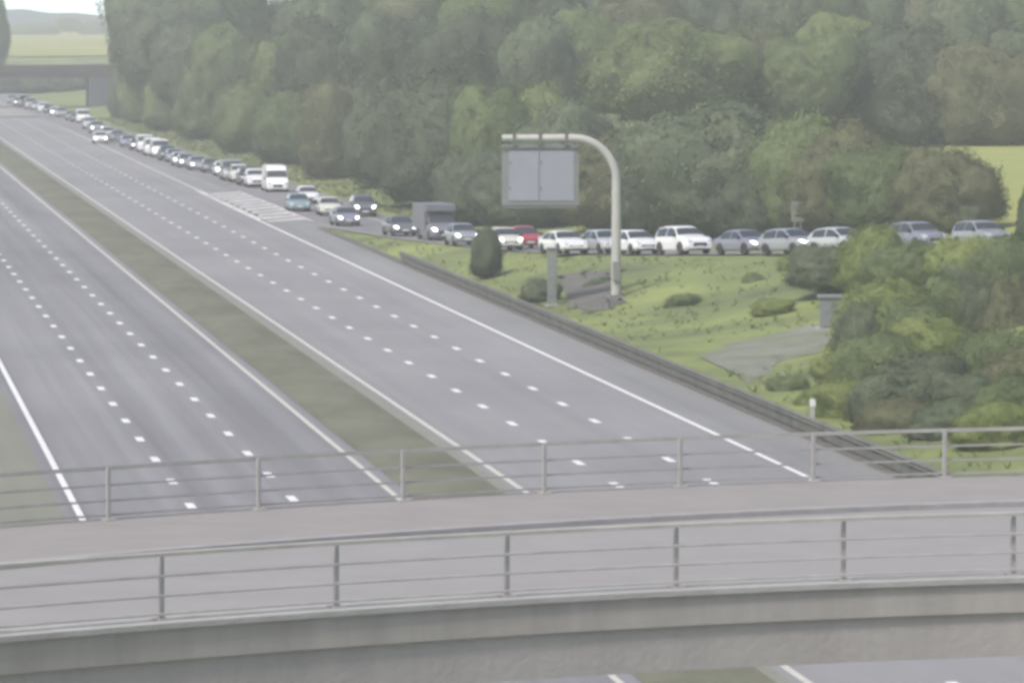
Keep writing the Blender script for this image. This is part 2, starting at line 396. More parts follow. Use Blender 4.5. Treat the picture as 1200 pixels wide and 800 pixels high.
# distant hills
def hill_mesh(cx, cy, L, Wd, hgt, seed):
    r2 = random.Random(seed); ph = [r2.uniform(0, 6.28) for _ in range(5)]; V = []; Fc = []; n, m_ = 40, 10
    for j in range(m_ + 1):
        for i in range(n + 1):
            a = (i / n - .5) * 2; b = (j / m_ - .5) * 2
            h = hgt * max(0, 1 - abs(b) ** 1.5) * max(0, (1 - a * a)) * (1 + .18 * math.sin(4 * a + ph[0]) + .1 * math.sin(9 * a + ph[1]) + .04 * math.sin(23 * a + ph[2]))
            V.append((cx + a * L, cy + b * Wd, 5.5 + h))
    for j in range(m_):
        for i in range(n): Fc.append((j * (n + 1) + i, j * (n + 1) + i + 1, (j + 1) * (n + 1) + i + 1, (j + 1) * (n + 1) + i))
    return struct(mesh_obj("hill", V, Fc, M["hill"], smooth=True))
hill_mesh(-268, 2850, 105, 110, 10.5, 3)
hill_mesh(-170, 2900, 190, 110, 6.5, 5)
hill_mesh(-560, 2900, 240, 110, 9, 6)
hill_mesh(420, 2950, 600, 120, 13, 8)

# ------------------------------------------------------------------ bridge over the motorway
BH = 7.2
Np = np.array([at_h(*a, BH + .09) for a in [(0, 745), (187, 730), (393, 715), (594, 702), (793, 691), (990, 683), (1190, 676)]])
Fp = np.array([at_h(*a, BH + .12) for a in [(0, 616), (125, 607), (302, 596), (472, 585), (638, 576), (800, 568), (1000, 561), (1200, 556)]])
cN = np.polyfit(Np[:, 0], Np[:, 1], 2); cF = np.polyfit(Fp[:, 0], Fp[:, 1], 2)
BX = list(np.arange(-19, 38.01, 1.0))
def bpt(x, t):
    """point on the deck in plan: t=0 near edge, 1 far edge; ribs follow the deck normal roughly"""
    yn = np.polyval(cN, x); xf = x - 5.5 + 0.0 * x; xf = x; yf = np.polyval(cF, xf)
    return np.array([x + (xf - x) * t, yn + (yf - yn) * t])
def bdist(x): return float(np.polyval(cF, x) - np.polyval(cN, x))
def bmetre(x, d, far=False):
    """d metres in from the near (or far) edge"""
    k = np.cos(math.atan(np.polyval(np.polyder(cN), x)))
    return bpt(x, (d / k) / bdist(x)) if not far else bpt(x, 1 - (d / k) / bdist(x))
bridge = tag(empty("road_bridge", (0, 0, 0)), "curved grey concrete bridge crossing above both carriageways in front", "bridge")
def bsweep(name, prof, m, xs=BX, angle=30):
    """prof: list of (from, d, z) profile corners, from 'n' or 'f' edge"""
    rings = []
    for x in xs:
        r = []
        for e, d, z in prof:
            p = bmetre(x, d, e == 'f'); r.append((p[0], p[1], z))
        rings.append(r)
    mb = MB(); mb.loft(rings); return mb.build(name, m, bridge, angle=angle)
bsweep("deck_slab", [('n', 0.5, BH - 0.12), ('f', 0.5, BH - 0.12), ('f', 0.5, BH - 0.40), ('n', 0.5, BH - 0.40)], M["concrete"])
bsweep("edge_beam", [('n', 0, BH), ('n', 0.75, BH), ('n', 0.75, BH - 0.48), ('n', 0, BH - 0.48)], M["concrete"])
bsweep("coping", [('n', -0.06, BH + 0.09), ('n', 0.8, BH + 0.09), ('n', 0.8, BH + 0.003), ('n', -0.06, BH + 0.003)], M["plinth"])
bsweep("edge_beam", [('f', 0, BH), ('f', 0.5, BH), ('f', 0.5, BH - 0.48), ('f', 0, BH - 0.48)], M["concrete"])
bsweep("carriageway", [('n', 0.8, BH + 0.01), ('f', 5.2, BH + 0.01), ('f', 5.2, BH - 0.11), ('n', 0.8, BH - 0.11)], M["deck"])
bsweep("footway", [('f', 0.03, BH + 0.12), ('f', 5.0, BH + 0.12), ('f', 5.0, BH + 0.004), ('f', 0.03, BH + 0.004)], M["footway"])
bsweep("kerb", [('f', 5.0, BH + 0.125), ('f', 5.2, BH + 0.11), ('f', 5.2, BH - 0.1), ('f', 5.0, BH - 0.1)], mat("grey kerb", (0.31, 0.3, 0.3), 0.85, 0.1, 2))
for d in (0.07, 5.2, 10.0):
    bsweep("girder", [('n', d, BH - 0.48 if d < 1 else BH - .41), ('n', d + 1.1, BH - 0.48 if d < 1 else BH - .41), ('n', d + 1.1, BH - 1.20), ('n', d, BH - 1.20)], M["girder"])
bsweep("girder", [('f', 0.25, BH - 0.48), ('f', 1.3, BH - 0.48), ('f', 1.3, BH - 1.20), ('f', 0.25, BH - 1.20)], M["girder"])
for x0, x1 in ((-19, -12.5), (31, 38)):
    bsweep("abutment", [('n', 0.4, BH - 1.205), ('f', 0.4, BH - 1.205), ('f', 0.4, -0.3), ('n', 0.4, -0.3)], M["concrete"], xs=[x0, (x0 + x1) / 2, x1])
# expansion gap and drip stains are in the concrete; railings of four rails on posts
def railing(name, label, edge, d, zb, first_px, posts_px, hgt):
    xs = []
    for px in posts_px:
        x = 0.0
        for _ in range(30):
            p = bmetre(x, d, edge); x += ((px - 600) / F * p[1] - p[0]) * 0.8
        xs.append(x)
    sp = (xs[-1] - xs[0]) / (len(xs) - 1)
    while xs[0] > -16: xs.insert(0, xs[0] - sp)
    while xs[-1] < 35: xs.append(xs[-1] + sp)
    root = tag(empty(name, (0, 0, 0)), label, "railing")
    for x in xs:
        p = bmetre(x, d, edge); q = bmetre(x + .1, d, edge); a = math.atan2(q[1] - p[1], q[0] - p[0])
        mb = MB(); mb.box(-.038, .038, -.03, .03, 0, hgt + 0.0); mb.box(-.12, .12, -.11, .11, 0, .025)
        o = mb.build("post", M["rail"], root, bevel=0.006, seg=1); o.location = (p[0], p[1], zb); o.rotation_euler = (0, 0, a)
    xx = np.linspace(xs[0], xs[-1], 90)
    for k, z in enumerate((0.09 * hgt, 0.36 * hgt, 0.655 * hgt, hgt - 0.02)):
        r = 0.036 if k == 3 else 0.02
        rings = []
        for x in xx:
            p = bmetre(x, d - 0.055, edge) ; q = bmetre(x, d - 0.055 - (0.06 if k == 3 else 0.035), edge)
            rings.append([(p[0], p[1], zb + z - r), (q[0], q[1], zb + z - r), (q[0], q[1], zb + z + r * .6), (p[0], p[1], zb + z + r)])
        mb = MB(); mb.loft(rings); mb.build("rail", M["toprail"] if k == 3 else M["rail"], root, angle=40)
railing("bridge_railing", "grey four-bar railing along the near edge of the bridge, above the fascia", False, 0.35, BH + 0.092, 0, [187, 393, 594, 793, 990, 1190], 1.02)
railing("bridge_railing", "grey railing along the far edge of the bridge, motorway seen through it", True, 0.3, BH + 0.121, 0, [125, 302, 472, 638], 0.95)

# ------------------------------------------------------------------ roadside safety barrier
bar = tag(empty("safety_barrier", (0, 0, 0), TH), "long steel safety barrier between the hard shoulder and the grass bank", "barrier")
prof = [(0, .40), (-.05, .44), (-.08, .49), (-.02, .545), (-.02, .57), (-.08, .625), (-.05, .68), (0, .72), (.03, .72), (.03, .40)]
mb = MB(); mb.loft([[(BAR + a, v, b) for a, b in prof] for v in np.arange(70, 338, 3.2)]); mb.build("beam", M["galv_dark"], bar, angle=60)
mb = MB(); mb.loft([[(BAR + a * .4 + .02, v, b) for a, b in ((-.05, .08), (.05, .08), (.05, .37), (-.05, .37))] for v in np.arange(70, 338, 3.2)]); mb.build("lower_rail", M["galv_dark"], bar)
mb = MB(); mb.box(-.05, .05, .04, .10, -.1, .73); pm = mb.build("post", M["galv_dark"], bar)
pm.location = (BAR + .04, 71, 0)
for k in range(1, 83):
    o = link(pm.copy()); o.parent = bar; o.location = (BAR + .04, 71 + 3.2 * k, 0)
# kerb of concrete edging at the barrier foot and darker verge strip behind
strip("verge", 38.0, 38.55, 60, 390, 0.006, M["soil"])
strip("verge", 37.75, 38.0, 60, 390, 0.004, M["soil"])

# ------------------------------------------------------------------ marker post by the barrier end
p = G(952, 497)
mk = tag(empty("marker_post", (p[0], p[1], ground(*p))), "short pale marker post standing at the safety barrier by the bridge", "marker post")
mb = MB(); mb.box(-.09, .09, -.05, .05, -.1, 1.05); mb.build("post", M["mast"], mk, bevel=.02)
mb = MB(); mb.box(-.12, .12, -.07, -.055, .72, 1.0); mb.build("reflector", M["plate"], mk)

# ------------------------------------------------------------------ cantilever sign, seen from behind
p = G(722, 348); zb = ground(*p); Zs = p[1]; m2 = Zs / F     # metres per photo pixel there
sg = tag(empty("overhead_sign", (p[0], p[1], zb)), "back of a large grey sign hung from a curved cantilever mast", "sign")
top = h_at(162, Zs) - zb; arm_l = (722 - 588) * m2; rad = 50 * m2
pts = [(0, 0, 0), (0, 0, top * .4), (0, 0, top - rad)]
for k in range(1, 13):
    a = k / 12 * math.pi / 2; pts.append((-rad + rad * math.cos(a), 0, top - rad + rad * math.sin(a)))
pts.append((-arm_l, 0, top))
mb = MB(); mb.tube(pts, [.29, .27, .25] + [.235] * 12 + [.19], 14); mb.build("mast", M["mast"], sg, angle=50)
mb = MB(); mb.box(-.5, .5, -.5, .5, -.3, .08); mb.build("base_plate", M["concrete"], sg, bevel=.02)
for dx in (-.36, .36):
    for dy in (-.36, .36):
        mb = MB(); mb.tube([(dx, dy, .08), (dx, dy, .2)], .035, 6); mb.build("bolt", M["galv_dark"], sg)
xl, xr = (588 - 722) * m2, (678 - 722) * m2; zt, zl = h_at(170, Zs) - zb, h_at(241, Zs) - zb
mb = MB(); mb.box(xl, xr, -.05, .55, zl, zt); cabn = mb.build("sign_cabinet", M["cab"], sg, bevel=.04)
seam = (632 - 722) * m2; fr = .26
for a, b in ((xl + fr + .12, seam - .03), (seam + .03, xr - fr)):
    mb = MB(); mb.box(a, b, -.09, -.052, zl + fr, zt - fr * 1.2); d_ = mb.build("rear_door", M["panel"], sg, bevel=.015, seg=1)
    for hz in (.25, .75):
        hb = MB(); hz_ = zl + fr + (zt - zl - 2 * fr) * hz; hb.box(a + .04, a + .1, -.12, -.09, hz_ - .09, hz_ + .09); hb.build("hinge", M["galv_dark"], d_)
mb = MB(); mb.box(xl + .05, xr - .03, -.16, -.052, zt - .2, zt - .1); mb.build("drip_rail", M["galv_dark"], sg)
for fx in (.16, .5, .84):
    x = xl + (xr - xl) * fx; mb = MB(); mb.box(x - .09, x + .09, -.24, .24, zt - .02, top + .23); mb.build("hanger", M["galv_dark"], sg, bevel=.01, seg=1)
mb = MB(); mb.box(xl + .1, xr - .1, -.3, .6, zl - .16, zl - .03); mb.build("lower_tray", M["galv_dark"], sg, bevel=.01, seg=1)
mb = MB(); mb.box(-.2, .2, -.42, -.24, .9, 2.0); mb.build("junction_box", M["cabinet"], sg, bevel=.02)

# ------------------------------------------------------------------ equipment pillar, cabinet, small sign
p = G(647, 358); zb = ground(*p); m2 = p[1] / F
pl = tag(empty("equipment_pillar", (p[0], p[1], zb)), "grey-green pillar on the bank by the barrier, in front of the white car", "pillar")
hh = h_at(292, p[1]) - zb
mb = MB(); mb.box(-.27, .27, -.22, .22, -.1, hh); mb.build("column", M["cabinet"], pl, bevel=.03)
mb = MB(); mb.box(-.33, .33, -.28, .28, hh + .002, hh + .1); mb.build("cap", M["cab"], pl, bevel=.02)
mb = MB(); mb.box(-.19, .19, -.25, -.222, .5, 1.7); dr = mb.build("door", M["cab"], pl, bevel=.01, seg=1)
hb = MB(); hb.box(.1, .14, -.285, -.25, 1.0, 1.16); hb.build("handle", M["galv_dark"], dr)
mb = MB(); mb.box(-.4, .4, -.35, .35, -.2, .07); mb.build("plinth", M["concrete"], pl, bevel=.02)

p = G(975, 384); zb = ground(*p); m2 = p[1] / F
cb = tag(empty("roadside_cabinet", (p[0], p[1], zb)), "grey roadside cabinet with pale lid at the top of the gravel track", "cabinet")
mb = MB(); mb.box(-.6, .6, -.3, .3, 0, 1.45); mb.build("housing", M["cabinet"], cb, bevel=.03)
mb = MB(); mb.box(-.72, .72, -.4, .4, 1.452, 1.62); mb.build("lid", M["cab"], cb, bevel=.03)
for a, b in ((-.55, -.01), (.01, .55)):
    mb = MB(); mb.box(a, b, -.33, -.302, .08, 1.35); d_ = mb.build("door", M["cab"], cb, bevel=.01, seg=1)
    hb = MB(); hb.box((a + b) / 2 - .03, (a + b) / 2 + .03, -.36, -.33, .7, .85); hb.build("handle", M["galv_dark"], d_)
mb = MB(); mb.box(-.8, .8, -.5, .5, -.4, -.002); mb.build("plinth", M["concrete"], cb, bevel=.02)

# ------------------------------------------------------------------ vehicles
def lerp(T, x):
    for (x0, y0), (x1, y1) in zip(T, T[1:]):
        if x <= x1: return y0 + (y1 - y0) * max(0, (x - x0) / (x1 - x0 + 1e-9))
    return T[-1][1]
CARS = {}
def hide_proto(o): pass
def make_vehicle(kind):
    """x forward; dimensions in metres"""
    P = dict(
        hatch=dict(L=4.1, W=1.76, top=[(-2.05, .72), (-2.0, .98), (-1.75, 1.18), (-1.35, 1.42), (-.7, 1.48), (.0, 1.47), (.35, 1.40), (1.05, .98), (1.6, .88), (1.95, .72), (2.05, .55)], belt=.92, ws=(.35, 1.05), rear=(-1.82, -1.38), side=(-1.45, .82), wb=(-1.25, 1.28), wr=.31),
        saloon=dict(L=4.6, W=1.8, top=[(-2.3, .70), (-2.22, .95), (-1.65, 1.02), (-1.0, 1.38), (-.4, 1.44), (.15, 1.42), (.45, 1.36), (1.15, .96), (1.85, .84), (2.2, .68), (2.3, .52)], belt=.9, ws=(.42, 1.12), rear=(-1.6, -1.02), side=(-1.3, .9), wb=(-1.38, 1.38), wr=.32),
        suv=dict(L=4.5, W=1.88, top=[(-2.25, .85), (-2.2, 1.1), (-2.0, 1.35), (-1.75, 1.62), (-1.0, 1.70), (.0, 1.69), (.4, 1.60), (1.05, 1.13), (1.75, 1.02), (2.15, .84), (2.25, .62)], belt=1.05, ws=(.42, 1.02), rear=(-2.04, -1.78), side=(-1.75, .82), wb=(-1.35, 1.35), wr=.36),
        van=dict(L=5.2, W=1.98, top=[(-2.6, 1.0), (-2.58, 1.9), (-2.5, 1.98), (-1.5, 2.02), (.4, 2.02), (.95, 1.94), (1.75, 1.22), (2.25, 1.05), (2.52, .82), (2.6, .6)], belt=1.15, ws=(1.0, 1.72), rear=(-2.57, -2.53), side=(.2, 1.5), wb=(-1.6, 1.65), wr=.35),
        tallvan=dict(L=6.2, W=2.1, top=[(-3.1, 1.0), (-3.08, 2.5), (-3.0, 2.62), (-1.5, 2.7), (1.0, 2.68), (1.55, 2.5), (2.3, 1.35), (2.75, 1.15), (3.02, .85), (3.1, .6)], belt=1.25, ws=(1.75, 2.25), rear=(-3.07, -3.04), side=(.9, 2.05), wb=(-1.95, 2.05), wr=.36),
    )[kind]
    L, Wd, T = P["L"], P["W"], P["top"]; hx = L / 2
    stations = sorted(set([x for x, _ in T] + list(np.linspace(-hx + .1, hx - .1, 22))))
    def halfw(x):
        e = max(0.0, (abs(x) - (hx - .55)) / .55); return Wd / 2 * (1 - .16 * e ** 2.2)
    tall = kind in ("van", "tallvan")
    def sect(x):
        w = halfw(x); zt = lerp(T, x); zb = .22 + .12 * max(0, (abs(x) - (hx - .4)) / .4)
        belt = min(P["belt"], zt - .07); top_w = w * (0.9 if tall else 0.93)
        gh = max(0, (zt - P["belt"])) / (max(z for _, z in T) - P["belt"])
        top_w = w * (1 - (0.10 if tall else 0.24) * gh) - .02
        r = [(x, w * .86, zb), (x, w * .985, zb + .1), (x, w, (zb + belt) / 2 + .05), (x, w * .985, belt), (x, top_w, zt - .05), (x, top_w - .10, zt - .008), (x, top_w * .45, zt + .012)]
        return r + [(a, -b, c) for a, b, c in reversed(r)]
    rings = [sect(x) for x in stations]
    root = empty("car")
    mb = MB(); mb.loft(rings); body = mb.build("body", M["plate"], root, angle=38)
    body.material_slots[0].link = 'OBJECT'
    def side_y(x, z):
        r = sect(x); (_, y0, z0), (_, y1, z1) = r[3], r[4]; t = min(1, max(0, (z - z0) / (z1 - z0 + 1e-6))); return y0 + (y1 - y0) * t
    # windscreen and rear window follow the shell, 12 mm proud
    def screen(name, xa, xb, off):
        V = []; n = 6; m_ = 8
        for i in range(n + 1):
            x = xa + (xb - xa) * i / n; r = sect(x); tw = r[4][1] - .03; zt = lerp(T, x)
            for j in range(m_ + 1):
                y = -tw + 2 * tw * j / m_
                zz = zt + .012 - .045 * (abs(y) / tw) ** 3
                V.append((x + off, y, zz + .018))
        Fc = [(i * (m_ + 1) + j, i * (m_ + 1) + j + 1, (i + 1) * (m_ + 1) + j + 1, (i + 1) * (m_ + 1) + j) for i in range(n) for j in range(m_)]
        return mesh_obj(name, V, Fc, M["glass"], root, smooth=True)
    screen("windscreen", P["ws"][0] + .04, P["ws"][1] - .03, .012)
    if not tall: screen("rear_window", P["rear"][0] + .02, P["rear"][1] - .02, -.012)
    x0, x1 = P["side"]
    for sgn in (1, -1):
        segs = [(x0, (x0 + x1) / 2 - .05), ((x0 + x1) / 2 + .05, x1)] if not tall else [(x0, x1)]
        for a, b in segs:
            V = []; n = 6
            for i in range(n + 1):
                x = a + (b - a) * i / n; zt = lerp(T, x); lo = P["belt"] + .03; hi = max(lo + .01, zt - .10)
                for z in (lo, hi): V.append((x, sgn * (side_y(x, z) + .012), z))
            Fc = [(2 * i, 2 * i + 1, 2 * i + 3, 2 * i + 2) for i in range(n)]
            mesh_obj("side_window", V, Fc, M["glass"], root)
    zf = lerp(T, hx - .18)
    for sgn in (1, -1):
        mb = MB(); y1 = halfw(hx - .16) * .99; rr = []
        for x, ya, yb, za, zb_ in ((hx - .5, .80 * Wd / 2, y1 + .02, zf - .06, zf + .05), (hx - .22, .62 * Wd / 2, y1 - .01, zf - .14, zf + .035), (hx - .03, .56 * Wd / 2, y1 - .12, zf - .19, zf - .07)):
            rr.append([(x, sgn * ya, za), (x, sgn * yb, za), (x, sgn * yb, zb_), (x, sgn * ya, zb_)])
        mb.loft(rr); h = mb.build("headlight", M["lamp_off"], root, angle=50); h.material_slots[0].link = 'OBJECT'; h.material_slots[0].material = M["lamp_off"]
        mb = MB(); mb.box(-hx + .0, -hx + .12, sgn * Wd * .33 - .1, sgn * Wd * .33 + .1, P["belt"] - .25, P["belt"] - .02); mb.build("tail_light", M["tail"], root, bevel=.02, seg=1)
        mb = MB(); mx = P["ws"][1] - .2; my = sgn * (side_y(mx, P["belt"]) + .1); mb.box(mx - .08, mx + .08, my - .11, my + .11, P["belt"], P["belt"] + .16); mir = mb.build("door_mirror", M["dark"], root, bevel=.03)
        for wx in P["wb"]:
            wr = P["wr"]; yo = sgn * (Wd / 2 + .012); yi = sgn * (Wd / 2 - .22)
            mb = MB(); pr = [(yi, wr * .9), (yi, wr), (yo - sgn * .03, wr), (yo, wr * .93), (yo, wr * .68)]
            mb.loft([[(wx + r * math.cos(2 * math.pi * k / 20), y, wr + r * math.sin(2 * math.pi * k / 20)) for k in range(20)] for y, r in pr])
            wh = empty("wheel"); wh.parent = root
            mb.build("tyre", M["rubber"], wh, angle=40)
            mb = MB(); mb.loft([[(wx + r * math.cos(2 * math.pi * k / 20), y, wr + r * math.sin(2 * math.pi * k / 20)) for k in range(20)] for y, r in ((yo - sgn * .02, wr * .67), (yo + sgn * .004, wr * .64), (yo - sgn * .03, wr * .3), (yo - sgn * .01, wr * .1))])
            mb.build("rim", M["rim"], wh, angle=40)
            # dark arch lip
            mb = MB(); A = [wr + (wr + .07) * math.sin(a) for a in np.linspace(0, math.pi, 13)]; B = [wx + (wr + .07) * math.cos(a) for a in np.linspace(0, math.pi, 13)]
            hw = Wd / 2
            mb.loft([[(B[k], sgn * (hw + .006), A[k]), (wx + (wr + .0) * math.cos(a), sgn * (hw + .006), wr + wr * math.sin(a)), (wx + wr * math.cos(a), sgn * (hw - .1), wr + wr * math.sin(a)), (B[k], sgn * (hw - .1), A[k])] for k, a in enumerate(np.linspace(0, math.pi, 13))])
            mb.build("wheel_arch", M["dark"], root)
    mb = MB(); mb.box(hx - .12, hx + .012, -.45, .45, .46, zf - .18); mb.build("grille", M["dark"], root, bevel=.02, seg=1)
    mb = MB(); mb.box(hx - .14, hx + .0, -.7, .7, .24, .36); mb.build("bumper_intake", M["dark"], root, bevel=.02, seg=1)
    mb = MB(); mb.box(hx + .012, hx + .03, -.26, .26, .40, .51); mb.build("number_plate", M["plate"], root)
    CARS[kind] = dict(root=root, used=False, L=L)
    return root
for k in ("hatch", "saloon", "suv", "van", "tallvan"): make_vehicle(k)
# box van: cab of a van with a separate cargo box
def make_boxvan():
    r = make_vehicle("van"); CARS["van2"] = CARS.pop("van"); return r
PAINT = {}
def paint(name, col, metal=0.0):
    if name not in PAINT: PAINT[name] = mat(name + " car paint", col, 0.35, 0.03, 3, metal=metal, spec=0.5, coat=0.6)
    return PAINT[name]
COLS = dict(white=((.78, .78, .78), 0), silver=((.42, .43, .45), .5), lilac=((.27, .27, .33), .3), grey=((.15, .155, .165), .3), dark=((.05, .052, .06), .2),
            red=((.36, .035, .05), 0), cream=((.62, .62, .54), 0), teal=((.22, .33, .35), .2), blue=((.08, .1, .17), .2), pale=((.55, .57, .58), .3))
def copy_tree(o, parent=None):
    c = link(o.copy())
    if parent: c.parent = parent
    for ch in list(o.children): copy_tree(ch, c)
    return c
GRP = "traffic queuing down the slip road"
def place_car(kind, colr, px, py, label, lit=False, cat=None, yaw=0.0):
    d = CARS[kind]; root = d["root"] if not d["used"] else copy_tree(d["root"]); d["used"] = True
    x, y = 0, 0; h = 0.0
    for _ in range(40):
        x, y = at_h(px, py, h); i, s, hs = slip_near(x, y); h = .5 * h + .5 * (hs + .012)
    i, s, hs = slip_near(x, y); t = STAN[i]
    pitch = math.atan2(SLIP[min(i + 1, len(SLIP) - 1), 2] - SLIP[max(i - 1, 0), 2], 6.0)
    root.location = (x, y, h); root.rotation_euler = (0, -pitch, math.atan2(t[1], t[0]) + yaw)
    root.name = {"van": "van", "tallvan": "van"}.get(kind, "car")
    for ch in root.children:
        if ch.name.startswith("body"): ch.material_slots[0].link = 'OBJECT'; ch.material_slots[0].material = paint(colr, *COLS[colr])
        if ch.name.startswith("headlight"): ch.material_slots[0].link = 'OBJECT'; ch.material_slots[0].material = M["lamp_on" if lit else "lamp_off"]
    tag(root, label, cat or root.name.split(".")[0], GRP); return root, x, y, s
# kind, colour, photo x, photo y of the ground under its middle, label, headlights lit
QUEUE = [
    ("suv", "silver", 1150, 291, "silver car half hidden by bushes, last in the queue towards the meadow", False),
    ("suv", "lilac", 1075, 293, "lilac-silver estate car behind the bush tops, below the meadow", False),
    ("hatch", "pale", 985, 297, "pale car almost hidden behind the roadside bush", False),
    ("hatch", "silver", 927, 298, "silver hatchback with lit headlight, just before the roadside bush", True),
    ("saloon", "lilac", 873, 298, "lilac-grey saloon with lit headlights, right behind the white van-like car", True),
    ("suv", "white", 801, 298, "tall white car with dark windscreen, right of the sign mast", False),
    ("hatch", "white", 744, 298, "white hatchback next to the sign mast, on its right", False),
    ("hatch", "pale", 708, 297, "pale silver car partly behind the sign mast", False),
    ("saloon", "white", 660, 297.5, "white saloon in the queue behind the grey-green pillar", False),
    ("hatch", "red", 614, 291, "red hatchback, the only red car of the queue", False),
    ("hatch", "cream", 590, 293, "cream car with lit headlights beside the red car", True),
    ("hatch", "silver", 541, 287, "small silver car left of the dark bush", True),
    ("saloon", "grey", 468, 276, "dark grey car with lit headlights, left of the grey box van", True),
    ("suv", "grey", 425, 253, "grey car in the outer slip lane, next to the trees", True),
    ("saloon", "lilac", 404, 264, "lilac-grey saloon with lit headlights just past the hatched nose", True),
    ("hatch", "cream", 385, 252, "cream hatchback with pale roof behind the lilac-grey saloon", False),
    ("saloon", "teal", 349, 247, "blue-green saloon beside the hatched nose marking", False),
    ("hatch", "white", 360, 238, "white car directly behind the blue-green saloon", False),
    ("tallvan", "white", 322, 224, "tall white van with dark windscreen beside the hatched nose, tallest of the queue", False),
    ("suv", "white", 299, 219, "white car just behind the tall white van", False),
    ("suv", "cream", 280, 213, "cream car second behind the tall white van", False),
    ("hatch", "white", 261, 206, "white car with lit headlights third behind the tall white van", True),
    ("saloon", "silver", 231, 199, "silver car with a pair of lit headlights on the straight", True),
    ("hatch", "silver", 218, 196, "silver car close behind the other silver car on the straight", True),
    ("saloon", "grey", 247, 202, "dark grey car between a white car with headlights and two silver cars", False),
    ("hatch", "lilac", 204, 190, "lilac-grey car in front of the two white vans on the straight", False),
    ("van", "white", 187, 184, "bright white van in front of another white van, on the straight", True),
    ("van", "white", 170, 178, "white van close behind another bright white van, on the straight", False),
    ("saloon", "lilac", 150, 172, "lilac-grey car behind the white van on the straight", False),
    ("hatch", "grey", 137, 166, "dark grey car behind the lilac-grey one, far up the straight", False),
    ("hatch", "pale", 126, 162, "pale car far up the straight, behind a dark grey one", False),
    ("suv", "silver", 113, 156, "silver car with lit headlights below the far white van", True),
    ("van", "white", 97, 144, "white van far up the road near the dark overbridge", False),
    ("saloon", "grey", 84, 141, "grey car far away behind the far white van", False),
    ("hatch", "silver", 72, 137, "silver car far away, before the overbridge", False),
    ("saloon", "dark", 58, 133, "dark car far away, before the overbridge", False),
    ("hatch", "pale", 43, 129, "pale car far away, close to the overbridge", False),
    ("van", "white", 29, 125, "white van farthest away, nearest the overbridge", False),
    ("hatch", "lilac", 14, 121, "grey car at the far edge of the view, by the overbridge", False),
]
EXTRA = [("grey", 22, 124), ("silver", 36, 128), ("white", 51, 132), ("white", 65, 136), ("dark", 90, 143), ("pale", 105, 151), ("dark", 161, 176),
         ("white", 179, 182), ("dark", 196, 188), ("pale", 211, 194), ("silver", 271, 211), ("dark", 290, 217)]
for k, (c, px, py) in enumerate(EXTRA): QUEUE.append((("hatch", "van" if c in ("silver", "white", "pale") else "saloon", "suv")[k % 3], c, px, py, "", k % 3 == 0))
QUEUE.sort(key=lambda q: q[2])
ORD = ("first second third fourth fifth sixth seventh eighth ninth tenth eleventh twelfth thirteenth fourteenth fifteenth sixteenth seventeenth eighteenth nineteenth twentieth "
       "twenty-first twenty-second twenty-third twenty-fourth twenty-fifth twenty-sixth twenty-seventh twenty-eighth twenty-ninth thirtieth thirty-first thirty-second thirty-third thirty-fourth thirty-fifth thirty-sixth thirty-seventh thirty-eighth thirty-ninth fortieth").split()
KN = dict(hatch="hatchback", saloon="saloon", suv="tall estate car", van="van", tallvan="tall van")
CN = dict(grey="dark grey", dark="nearly black", lilac="lilac-grey", teal="blue-green")
CARPOS = []
for n_, q in enumerate(QUEUE):
    lb = q[4]
    if q[2] < 345 and q[0] != "tallvan":
        lb = f"{CN.get(q[1], q[1])} {KN[q[0]]}, {ORD[n_]} vehicle of the queue counted from the far overbridge"
    r_ = place_car(q[0], q[1], q[2], q[3], lb, q[5])[0]
    if q[0] == 'tallvan': r_.scale = (.97, .97, .9)
# white car alone in the nearside lane
r_, x, y, s = place_car("hatch", "white", 117, 168, "small white car out in the motorway lane, left of the queue", True)
del r_["group"]
# grey box van
def box_van(px, py):
    x, y = 0, 0; h = 0
    for _ in range(40):
        x, y = at_h(px, py, h); i, s, hs = slip_near(x, y); h = .5 * h + .5 * (hs + .012)
    t = STAN[slip_near(x, y)[0]]
    rt = copy_tree(CARS["van"]["root"]); rt.name = "box_van"; rt.location = (x, y, h); rt.rotation_euler = (0, 0, math.atan2(t[1], t[0]))
    pm_ = paint("boxgrey", (.17, .172, .2), .1)
    for ch in rt.children:
        if ch.name.startswith("body"): ch.material_slots[0].link = 'OBJECT'; ch.material_slots[0].material = pm_
        if ch.name.startswith("headlight"): ch.material_slots[0].link = 'OBJECT'; ch.material_slots[0].material = M["lamp_on"]
    mb = MB(); mb.box(-3.0, .75, -1.1, 1.1, .75, 2.55); mb.box(.752, 1.25, -1.05, 1.05, 2.05, 2.53)
    mb.build("cargo_box", mat("grey box paint", (.17, .172, .2), .5, .05, 1), rt, bevel=.05)
    tag(rt, "grey box van with a flat square front between two dark cars", "van", GRP)
box_van(512, 281)

# ------------------------------------------------------------------ small sign by the wood
Z = 333.0; xs_ = (935 - 600) / F * Z; zb = ground(xs_, Z)
ss = tag(empty("road_sign", (xs_, Z, zb)), "small pale sign back on a post before the dark trees", "sign")
mb = MB(); mb.box(-.42, .42, -.02, .02, h_at(260, Z) - zb, h_at(236, Z) - zb); mb.build("panel", M["cabinet"], ss, bevel=.015, seg=1)
for dx in (-.2, .2):
    mb = MB(); mb.tube([(dx, .06, -.2), (dx, .06, h_at(237, Z) - zb)], .045, 8); mb.build("post", M["galv"], ss, angle=60)

